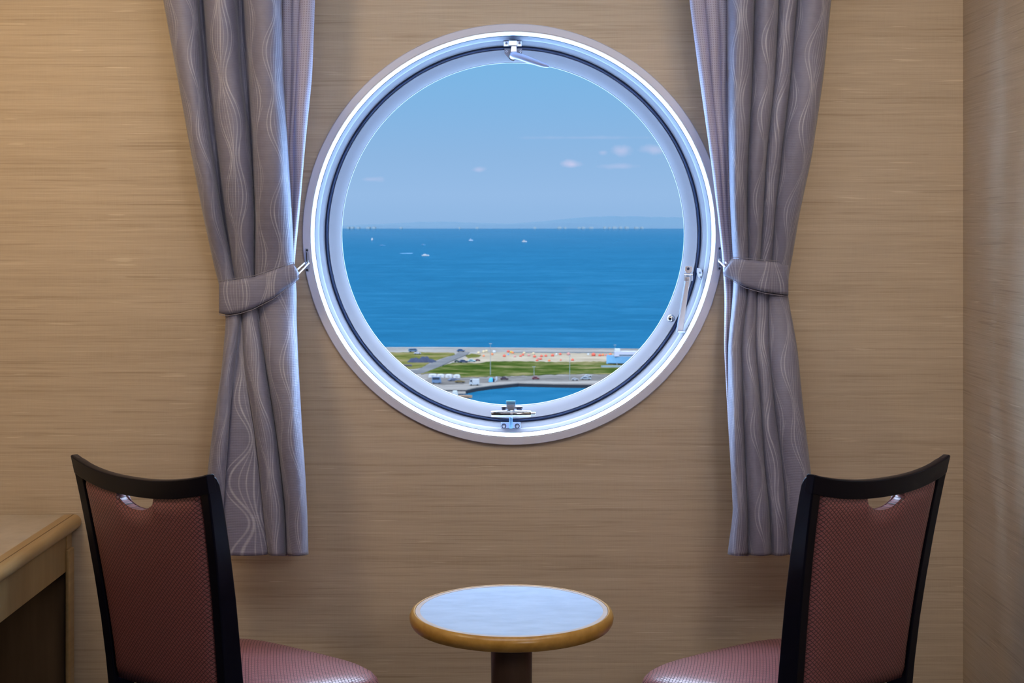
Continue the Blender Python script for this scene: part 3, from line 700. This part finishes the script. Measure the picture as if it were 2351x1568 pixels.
for a_, b_ in zip(pp, pp[1:]):
    A0, B0, A1, B1 = qpt(*a_, -.35), qpt(*b_, -.35), qpt(*a_, -1.75), qpt(*b_, -1.75); o_ = Vector((0, .2, 0))
    m.add([A0, B0, B1, A1, A0+o_, B0+o_, B1+o_, A1+o_], [(0, 1, 2, 3), (7, 6, 5, 4), (0, 4, 5, 1), (1, 5, 6, 2), (2, 6, 7, 3), (3, 7, 4, 0)])
st(m.build('quay_wall', M_QWALL))
def wig(pts, amp=1.0, n=5, seed=3):          # irregular outline
    rnd = random.Random(seed); out = []
    for (x0, y0), (x1, y1) in zip(pts, pts[1:]+pts[:1]):
        k = max(1, int(math.hypot(x1-x0, y1-y0)/7))
        for i in range(k):
            t = i/k; out.append((x0+(x1-x0)*t+rnd.uniform(-1, 1)*amp*1.5, y0+(y1-y0)*t+rnd.uniform(-1, 1)*amp*.6))
    return out
def patch(name, pts, mat, lift, amp=1.0, seed=3, label=None, cat=None): 
    o = flat(name, wig(pts, amp, seed=seed), mat, lift); return st(o)
patch('grass_field', [(860, 809), (960, 808.5), (1043, 809.5), (1045, 814), (1012, 823), (985, 833), (972, 843), (935, 848), (905, 836), (840, 846), (300, 850), (-700, 848), (-700, 809), (400, 808.5)], M_GRSA, .14, 1, 4)
patch('sand_yard', [(1078, 815), (1110, 808), (1200, 809), (1420, 812), (2100, 813), (2100, 834), (1425, 832), (1300, 833), (1180, 831), (1130, 838), (1085, 836), (1060, 828)], M_SAND, .12, 1.2, 8)
patch('grass_field', [(1068, 816), (1082, 811), (1104, 815), (1100, 820), (1075, 822)], M_GRSA, .18, .8, 5)
patch('grass_field', [(1012, 841), (1040, 832), (1095, 834), (1132, 829), (1180, 829), (1262, 831), (1400, 829.5), (1450, 836), (2300, 834), (2900, 840), (2900, 860), (1900, 862), (1420, 859), (1330, 858), (1230, 861), (1130, 864), (1060, 866), (1040, 858), (985, 857), (965, 859), (968, 854)], M_GRSB, .2, 1.3, 6)
patch('road', [(1052, 808), (1078, 808), (1072, 814), (1040, 827), (1008, 842), (972, 856), (900, 860), (880, 850), (958, 849), (980, 838), (1012, 825), (1046, 814)], M_ROAD, .26, .0, 7)
patch('lower_pavement', [(990, 867), (1130, 866), (1230, 863), (1420, 860), (1420, 872), (1300, 875), (1190, 873), (1120, 878), (1010, 884), (960, 876)], ground('worn_asphalt', (.075, .068, .064), (.12, .108, .10), (.08, .2, .1)), .07, 1, 9)
M_SEAW = plain('grey_parapet', (.10, .11, .12), .9)
def seg_wall(name, a, b, h, th, mat):
    A0, B0 = G(*a), G(*b); d = (B0-A0).normalized(); nrm = Vector((-d.y, d.x, 0))*th
    z = Vector((0, 0, h)); return MB().add([A0, B0, B0+nrm, A0+nrm, A0+z, B0+z, B0+nrm+z, A0+nrm+z], [(0, 3, 2, 1), (4, 5, 6, 7), (0, 1, 5, 4), (1, 2, 6, 5), (2, 3, 7, 6), (3, 0, 4, 7)]).build(name, mat)
tag(seg_wall('parapet_wall', (1172, 810.2), (2000, 813), .55, .5, M_SEAW), 'low grey parapet wall behind the buoys on the quay', 'wall')
tag(seg_wall('sea_parapet', (-1000, 799.5), (3000, 804), .4, .8, plain('pale_parapet', (.15, .138, .13), .9)), 'long pale parapet along the seaward edge of the quay', 'wall')

# far shore: ridges with haze put into their colour, 60 km off
M_HAZE = plain('haze_blue_hills', (.045, .085, .125), 1.0, spec=0); M_HAZE2 = plain('haze_blue_far_hills', (.052, .092, .130), 1.0, spec=0)
def ridge(name, d, hs, mat, label, dy=2500):
    vs = []; n = len(hs)
    for x, h in hs:
        b = Vector(((x-VX)/F*d, d, SEAZ)); vs += [b, Vector(((x-VX)/F*d, d+dy*.5, CH+h/F*d)), b+Vector((0, dy, 0))]
    fs = [(3*i, 3*i+3, 3*i+4, 3*i+1) for i in range(n-1)]+[(3*i+1, 3*i+4, 3*i+5, 3*i+2) for i in range(n-1)]+[(0, 1, 2), (3*n-3, 3*n-1, 3*n-2)]
    return tag(MB().add(vs, fs).build(name, mat), label, 'hills', kind='structure')
rnd = random.Random(4)
def hills(x0, x1, step, f): 
    out = []; x = x0
    while x <= x1: out.append((x, max(.3, f(x)+rnd.uniform(-.7, .7)))); x += step
    return out
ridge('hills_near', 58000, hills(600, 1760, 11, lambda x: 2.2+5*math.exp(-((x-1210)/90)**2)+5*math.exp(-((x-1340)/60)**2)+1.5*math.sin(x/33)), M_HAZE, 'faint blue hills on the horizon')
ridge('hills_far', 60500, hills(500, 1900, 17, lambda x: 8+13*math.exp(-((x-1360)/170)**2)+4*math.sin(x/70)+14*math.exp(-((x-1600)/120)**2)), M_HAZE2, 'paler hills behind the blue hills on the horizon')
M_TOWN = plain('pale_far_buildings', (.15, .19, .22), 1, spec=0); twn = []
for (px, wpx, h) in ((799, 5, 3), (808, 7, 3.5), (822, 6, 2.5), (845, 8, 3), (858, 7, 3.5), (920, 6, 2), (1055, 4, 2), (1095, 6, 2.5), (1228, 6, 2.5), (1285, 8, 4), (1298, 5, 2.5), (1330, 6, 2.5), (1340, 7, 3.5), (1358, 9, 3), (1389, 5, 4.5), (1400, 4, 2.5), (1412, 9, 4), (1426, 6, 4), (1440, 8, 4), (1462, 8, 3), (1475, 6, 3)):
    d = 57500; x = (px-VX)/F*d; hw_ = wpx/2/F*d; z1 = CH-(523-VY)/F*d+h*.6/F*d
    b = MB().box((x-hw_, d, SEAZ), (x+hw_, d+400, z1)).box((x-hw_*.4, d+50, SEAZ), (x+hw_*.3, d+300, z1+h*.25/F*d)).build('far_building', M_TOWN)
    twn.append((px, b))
ORD = ['first', 'second', 'third', 'fourth', 'fifth', 'sixth', 'seventh', 'eighth', 'ninth', 'tenth', 'eleventh', 'twelfth', 'thirteenth', 'fourteenth', 'fifteenth', 'sixteenth', 'seventeenth', 'eighteenth', 'nineteenth', 'twentieth']
ORD += ['twenty-'+o for o in ORD[:9]]+['thirtieth']+['thirty-'+o for o in ORD[:9]]
for i, (px, b) in enumerate(sorted(twn, key=lambda e: e[0])): tag(b, 'pale blurred building on the far shoreline, %s from the left' % ORD[i], 'building', 'buildings on the far shore')

# ---- vehicles
def car(px, py, length, col, label, cat='car', name='car', yaw=0, h=1.45, kind='car', group='parked cars on the quay'):
    c = G(px, py); r = empty(name, c, yaw); tag(r, label, cat, group)
    s = length/4.3; L2 = length/2; W2 = .85*s if length < 6 else 1.15
    paint = plain('vehicle_paint_%d_%d_%d' % tuple(int(v*1000) for v in col), col, .35)
    if kind == 'car':
        prof = [(-L2, .35), (-L2, .75), (-L2*.88, .88), (L2*.95, .80), (L2, .6), (L2, .35)]
        roof = [(-L2*.80, .85), (-L2*.55, h), (L2*.18, h), (L2*.52, .84)]
    elif kind == 'van':
        prof = [(-L2, .4), (-L2, h*.6), (L2, h*.5), (L2, .4)]; roof = [(-L2, h*.55), (-L2*.97, h), (L2*.72, h), (L2*.98, h*.5)]
    else:
        prof = [(-L2, .7), (-L2, 1.0), (L2, 1.0), (L2, .5), (-L2, .5)]; roof = [(L2*.45, .95), (L2*.45, h), (L2*.85, h), (L2, 1.0)]
    MB().prism(prof, -W2, W2, lambda x, z, y: Vector((x, y, z))).build('body', paint, r, False, .06)
    MB().prism(roof, -W2*.86, W2*.86, lambda x, z, y: Vector((x, y, z))).build('cabin', paint if kind != 'car' else paint, r, False, .06)
    cx = (roof[1][0]+roof[2][0])/2; hl = (roof[2][0]-roof[1][0])/2
    MB().box((cx-hl*.9, -W2*.88, .85 if kind == 'car' else h*.6), (cx+hl*.9, W2*.88, h-.15)).build('side_windows', plain('dark_car_glass', (.01, .016, .03), .15), r)
    if kind == 'truck': MB().box((-L2, -W2, 1.0), (L2*.38, W2, h*1.05)).build('cargo_box', plain('truck_box_white', (.24, .25, .27), .6), r, False, .05)
    for sx in (-.62, .62):
        for sy in (-1, 1):
            MB().lathe([(.0001, -.12), (.33, -.12), (.35, 0), (.33, .12), (.0001, .12)], (L2*sx, sy*(W2-.08), .35), 'Y', 14).build('wheel', plain('black_tyre', (.008, .008, .009), .8), r)
    return r
BLUE = (.010, .030, .085)
car(1058, 807.5, 4.3, (.008, .035, .09), 'dark blue car at the top of the road, by the seaward parapet')
car(948, 808, 4.6, (.05, .09, .14), 'grey-blue van parked near the seaward parapet, left part of the quay', 'van', 'van', .3, 1.9, 'van')
car(958.5, 813.5, 3.6, (.24, .24, .28), 'small white car on the grass edge, beside the grey-blue van', h=1.2)
car(1064, 832.5, 4.4, (.01, .02, .05), 'dark navy car at the roadside below the sandy yard', yaw=.25)
car(1049, 832, 2.4, (.02, .035, .03), 'tiny dark green car at the roadside, left of the navy car', h=1.2)
car(1083, 831.5, 3.9, (.13, .20, .22), 'pale blue car beside the navy car below the sandy yard')
car(1097, 829.5, 2.4, (.06, .012, .02), 'small dark red car at the right end of the row below the sandy yard', h=1.1)
car(1002.5, 881, 3.9, (.06, .10, .17), 'blue-grey bus-like van in front of the white tents', 'van', 'van', 0, 2.9, 'van')
car(1042, 875, 5.2, (.07, .08, .12), 'long grey car right of the blue-grey van on the pavement', yaw=.35, h=1.3)
car(1056, 879, 4.2, (.085, .06, .02), 'olive-tan car on the pavement below the grey one', h=1.1)
car(1089, 885, 4.2, (.22, .24, .27), 'white and blue small truck near the quay corner', 'truck', 'truck', PI, 2.6, 'truck')
car(1158, 872.5, 3.6, (.03, .012, .02), 'dark maroon car right of the blue tent on the quay')
car(1230, 871.5, 3.2, (.09, .016, .02), 'dark red car standing alone in the middle of the quay')
car(1345, 872, 4.6, (.15, .17, .20), 'silver grey car on the right part of the quay')
car(1320, 874, 2.8, (.2, .2, .22), 'small white car left of the silver grey one', h=1.2)
car(1350, 866, 3.2, (.22, .23, .25), 'small white car behind the silver grey one', h=1.2)

# ---- white tents in a row
for i, (px, wpx) in enumerate(((993, 21), (1011, 19), (1030, 17), (1048.5, 17))):
    c = G(px, 866.5+i*.5); r = empty('tunnel_tent', c); d = (c-co.location).length; W2 = wpx/2/F*d*.90; n = 9
    prof = [(-W2, 0), (-W2*.98, .45)]+[(-W2*.96*math.copysign(abs(math.cos(PI*k/n))**.6, math.cos(PI*k/n)), .5+.8*math.sin(PI*k/n)**.7) for k in range(n+1)]+[(W2*.98, .45), (W2, 0)]
    MB().prism(prof, 0, 3.2, lambda x, z, y: Vector((x, y, z))).build('canopy', plain('white_tent_cloth', (.30, .30, .31), .8), r)
    MB().box((-W2*.25, -.03, 0), (W2*.25, .0, 1.0)).build('door_flap', plain('tent_flap', (.2, .2, .22), .8), r)
    tag(r, 'white tunnel tent above the car park, %s of four from the left' % ORD[i], 'tent', 'row of white tents')
# ---- blue dome tent
c = G(1128, 877); r = empty('dome_tent', c); tag(r, 'bright cyan dome tent with dark end on the quay edge', 'tent')
vs = [(1.2*math.cos(a)*math.cos(b), 1.1*math.sin(a)*math.cos(b), 1.9*math.sin(b)**.9) for b in [k*PI/2/7 for k in range(8)] for a in [j*2*PI/16 for j in range(16)]]
fs = [(i*16+j, i*16+(j+1) % 16, (i+1)*16+(j+1) % 16, (i+1)*16+j) for i in range(7) for j in range(16)]
MB().add(vs, fs).build('dome', plain('cyan_tent_cloth', (.03, .20, .36), .6), r, True)
MB().prism([(.55, 0), (1.9, 0), (1.5, .9), (.8, 1.75)], -.9, .9, lambda x, z, y: Vector((x, y, z))).build('porch', plain('navy_tent_cloth', (.004, .006, .02), .6), r)
MB().box((1.45, -1.0, .2), (1.8, -.9, .8)).build('porch_window', plain('white_tent_cloth', (.3, .3, .3)), r)
tag(MB().lathe([(.45, 0), (.5, 1.1), (.35, 1.6), (.0001, 1.75)], G(1140, 873.5), 'Z', 12).build('white_drum', plain('pale_drum', (.2, .21, .25), .7), None, True), 'pale grey drum right behind the cyan dome tent', 'drum')
# ---- tarp mound
c = G(968, 833); vs = []; nx, ny = 40, 12; rnd = random.Random(2)
for j in range(ny+1):
    for i in range(nx+1):
        u, v = i/nx*2-1, j/ny*2-1; rr = min(1, u*u+v*v); h = (1-rr)**.6*(2.3+.5*math.sin(u*7)+.4*math.cos(u*17+v*5)+rnd.uniform(-.25, .25))
        vs.append(c+Vector((u*7.4*(1-.08*v), 3+v*3.4, max(0, h))))
fs = [(j*(nx+1)+i, j*(nx+1)+i+1, (j+1)*(nx+1)+i+1, (j+1)*(nx+1)+i) for j in range(ny) for i in range(nx)]
tag(MB().add(vs, fs).build('covered_heap', plain('dark_blue_tarpaulin', (.010, .014, .035), .6, bump=2, var=.5), None, True), 'long heap under dark blue tarpaulin on the grass left of the road', 'heap')
tag(MB().prism([(-2.6, 0), (2.6, 0), (2.0, .9), (-2.0, 1.0)], 0, 2.2, lambda x, z, y: G(934, 842)+Vector((x, y, z))).build('stacked_pallets', plain('grey_brown_timber', (.05, .043, .045), .9), None), 'low grey stack on the grass below the tarpaulin heap', 'pallets')
# ---- buoys
buoys = []
RED, ORG, CRM, PNK, WHT, YEL, BLU = (.36, .055, .030), (.38, .10, .035), (.33, .25, .15), (.30, .13, .11), (.30, .30, .30), (.30, .17, .02), (.06, .16, .30)
CN = {RED: 'red', ORG: 'orange', CRM: 'cream', PNK: 'pink', WHT: 'white', YEL: 'yellow', BLU: 'light blue'}
def b2(x, y): return 1040+x/11.2, 780+y/11.2
def b3(x, y): return 1220+x/9.04, 780+y/9.04
for fn, lst in ((b2, ((660, 330, CRM, 1.2), (790, 300, CRM, 1.3), (860, 285, CRM, 1.2), (1060, 300, WHT, 1.3), (1010, 370, ORG, 1.0), (790, 412, ORG, .9), (1320, 410, RED, 1.2), (1420, 295, RED, 1.2), (1500, 315, YEL, 1.2), (1540, 330, ORG, 1.0), (1420, 375, BLU, .7), (1590, 425, PNK, 1.0), (1740, 415, RED, 1.0), (1830, 335, CRM, 1.1), (1800, 380, RED, 1.0), (1950, 395, PNK, 1.1), (2070, 350, CRM, 1.2), (2100, 425, RED, 1.2))),
                (b3, ((210, 335, RED, 1.1), (300, 330, RED, 1.1), (160, 385, PNK, 1.2), (120, 425, RED, 1.0), (195, 395, RED, 1.0), (370, 430, ORG, 1.0), (440, 320, RED, 1.3), (520, 300, WHT, .9), (600, 295, RED, 1.1), (610, 420, RED, .7), (770, 290, PNK, 1.4), (855, 415, RED, 1.1), (1180, 300, WHT, .9), (1290, 305, RED, 1.6), (1420, 318, RED, 1.2), (1485, 312, ORG, 1.1), (1556, 318, RED, .9), (1640, 300, ORG, 1.2), (1800, 285, ORG, 1.0)))):
    for x, y, col, s in lst: buoys.append((*fn(x, y), col, s))
buoys.sort(key=lambda e: e[0])
for i, (px, py, col, s) in enumerate(buoys):
    c = G(px, py+2.6*s); r = empty('mooring_buoy', c, i*1.3)
    MB().lathe([(.0001, 0), (.42*s, 0), (.62*s, .12*s), (.66*s, .45*s), (.66*s, .62*s), (.58*s, .80*s), (.30*s, 1.0*s), (.16*s, 1.08*s), (.0001, 1.1*s)], (0, 0, 0), 'Z', 14).build('float_body', plain('buoy_'+CN[col].replace(' ', '_'), col, .5), r, True)
    MB().tube([(0, 0, 1.05*s), (0, 0, 1.35*s)], .07*s, 8).build('mast_stub', plain('buoy_stub', (.09, .06, .05), .7), r)
    tag(r, '%s buoy standing on the sandy yard, %s buoy from the left' % (CN[col], ORD[i]), 'buoy', 'buoys stored on the sandy yard')
# ---- lamp posts
for px, pb, pt, lab in ((1126, 862, 789, 'tall thin grey lamp post above the dome tent, rising past the shoreline'), (1308, 872, 817, 'grey lamp post on the right part of the quay'), (1412, 818, 792, 'thin mast beside the blue-hulled boat'), (1226, 862, 842, 'short post in the scrub behind the dark red car')):
    c = G(px, pb); d = (c-co.location).length; h = (pb-pt)/F*d; r = empty('lamp_post', c); tag(r, lab, 'lamp post')
    MB().tube([(0, 0, 0), (0, 0, h*.5), (0, 0, h)], [.16, .12, .08], 10).build('pole', plain('galvanised_pole', (.15, .17, .17), .6), r)
    MB().box((-.7, -.12, h-.15), (.7, .12, h+.05)).build('lamp_head', plain('lamp_head_grey', (.18, .19, .2), .5), r)
# ---- boats
def boat(px, py, length, beam, hh, hullc, deckc, label, on='sea', yaw=0, cabin=True, name='motor_boat', group=None, keel=0, deck_l=0):
    c = GS(px, py) if on == 'sea' else G(px, py); c = c+Vector((0, 0, deck_l)); r = empty(name, c, yaw); tag(r, label, 'boat', group)
    st_ = []; n = 12
    for i in range(n+1):
        t = i/n; x = -length/2+length*t; wd = beam/2*(1 if t < .5 else (1-((t-.5)/.5)**2.2)); wd = max(wd, .02); sh = hh*(1+.35*max(0, t-.4)**1.5)
        st_.append([(x, -wd, sh), (x, -wd*.72, keel+.1*hh), (x, 0, keel), (x, wd*.72, keel+.1*hh), (x, wd, sh)])
    vs = [p for s_ in st_ for p in s_]; fs = []
    for i in range(n):
        for k in range(4): fs.append((5*i+k, 5*i+k+1, 5*i+5+k+1, 5*i+5+k))
        fs.append((5*i, 5*i+5, 5*i+9, 5*i+4))
    fs += [(0, 4, 3, 2, 1)]
    MB().add(vs, fs).build('hull', plain('hull_%d_%d_%d' % tuple(int(v*1000) for v in hullc), hullc, .4), r)
    dm = plain('deckhouse_%d_%d_%d' % tuple(int(v*1000) for v in deckc), deckc, .5)
    if cabin:
        cb = MB().prism([(-length*.28, hh), (-length*.26, hh*1.9), (length*.05, hh*1.9), (length*.16, hh)], -beam*.32, beam*.32, lambda x, z, y: Vector((x, y, z))).build('wheelhouse', dm, r)
        MB().box((-length*.24, -beam*.33, hh*1.3), (length*.05, beam*.33, hh*1.65)).build('cabin_windows', plain('dark_car_glass', (.01, .01, .03)), cb)
        MB().tube([(-length*.1, 0, hh*1.9), (-length*.1, 0, hh*2.7)], length*.006, 6).build('mast', dm, r)
    return r
W_ = (.42, .42, .43); GRP = 'boats out at sea'
boat(977, 587.5, 17, 5, 2.2, W_, W_, 'largest white motor boat out at sea, left half of the window', yaw=.2, group=GRP)
boat(855, 551.5, 14, 7, 6, (.34, .33, .36), (.34, .33, .36), 'distant pale boat near the left edge of the glass', yaw=1.2, group=GRP)
boat(878, 564, 22, 6, 1.6, (.10, .22, .38), (.12, .24, .40), 'faint bluish boat just below the leftmost distant boat', group=GRP)
boat(972, 562.5, 14, 5, 2, (.10, .22, .38), (.12, .24, .4), 'faint bluish boat straight above the white motor boat', group=GRP)
boat(1081, 553, 20, 6, 5, (.22, .30, .42), (.25, .32, .44), 'small grey-blue boat at sea left of the window centre', group=GRP)
boat(1204, 556, 22, 7, 5, (.30, .32, .36), (.34, .30, .30), 'small pale boat at sea right of the window centre', group=GRP)
# wake of the passing boats
q = plain('pale_foam', (.10, .20, .32), .8)
c = GS(928, 582); tag(MB().add([c+Vector((-14, 0, .05)), c+Vector((18, -8, .05)), c+Vector((20, 60, .05)), c+Vector((-8, 40, .05)), c+Vector((-14, 0, -.3)), c+Vector((18, -8, -.3)), c+Vector((20, 60, -.3)), c+Vector((-8, 40, -.3))], [(0, 1, 2, 3), (7, 6, 5, 4), (0, 4, 5, 1), (1, 5, 6, 2), (2, 6, 7, 3), (3, 7, 4, 0)]).build('boat_wake', q), 'faint foam streak on the sea left of the white motor boat', 'wake')
# blue and white workboat hauled out at right, on a grey platform
bb = boat(1440, 838, 20, 5, 4.2, (.10, .22, .34), (.27, .28, .33), 'large pale blue hulled boat hauled out at the right edge of the glass', on='land', yaw=PI, cabin=False, keel=.6, name='hauled_boat')
MB().box((-8, -2.3, 4.3), (6.3, 2.3, 6.6)).build('deck_house', plain('pale_lilac_cabin', (.27, .27, .32), .6), bb)
MB().box((-8.1, -2.4, 4.6), (4, 2.4, 5.2)).build('deck_shadow_gap', plain('deck_gap_shade', (.05, .08, .11), .6), bb)  # dark band stands in for the shadow in the gap round the deck house
MB().box((3.5, -1.6, 6.6), (6, 1.6, 7.8)).build('bridge', plain('white_bridge', (.33, .33, .34), .6), bb)
for sx in (-6, 0, 5): MB().box((sx-.25, -1.8, 0), (sx+.25, 1.8, 1.1)).build('cradle', plain('grey_steel_cradle', (.1, .1, .11), .6), bb)
tag(MB().box(G(1380, 843.5), G(1480, 845)+Vector((0, 1.5, .9))).build('grey_pontoon', plain('pale_grey_blue_slab', (.13, .17, .19), .8)), 'long pale grey slab lying below the hauled-out boat', 'slab')
# floating pontoon and workboat at lower left
o = MB(); a0, a1 = G(985, 893), G(1070, 893); o.box((a0.x, a0.y-8.0, GZ-1.1), (a1.x, a1.y-4.5, GZ-.5)); tag(o.build('landing_stage', M_CONC), 'pale concrete landing stage at the lower left of the harbour basin', 'jetty')
wb = boat(1048, 914, 12.5, 3.0, 1.0, (.20, .13, .085), (.26, .28, .29), 'beige workboat with white cabin moored at the landing stage', yaw=.02, cabin=False, name='work_boat')
MB().prism([(-1.9, .95), (-1.4, 2.9), (.2, 2.9), (.7, .95)], -1, 1, lambda x, z, y: Vector((x, y, z))).build('wheelhouse', plain('deckhouse_white', (.26, .28, .29), .6), wb, False, .1)
MB().box((-6.2, -1.75, -.1), (5.0, -1.6, .4)).build('rubbing_strake', M_QWALL, wb)
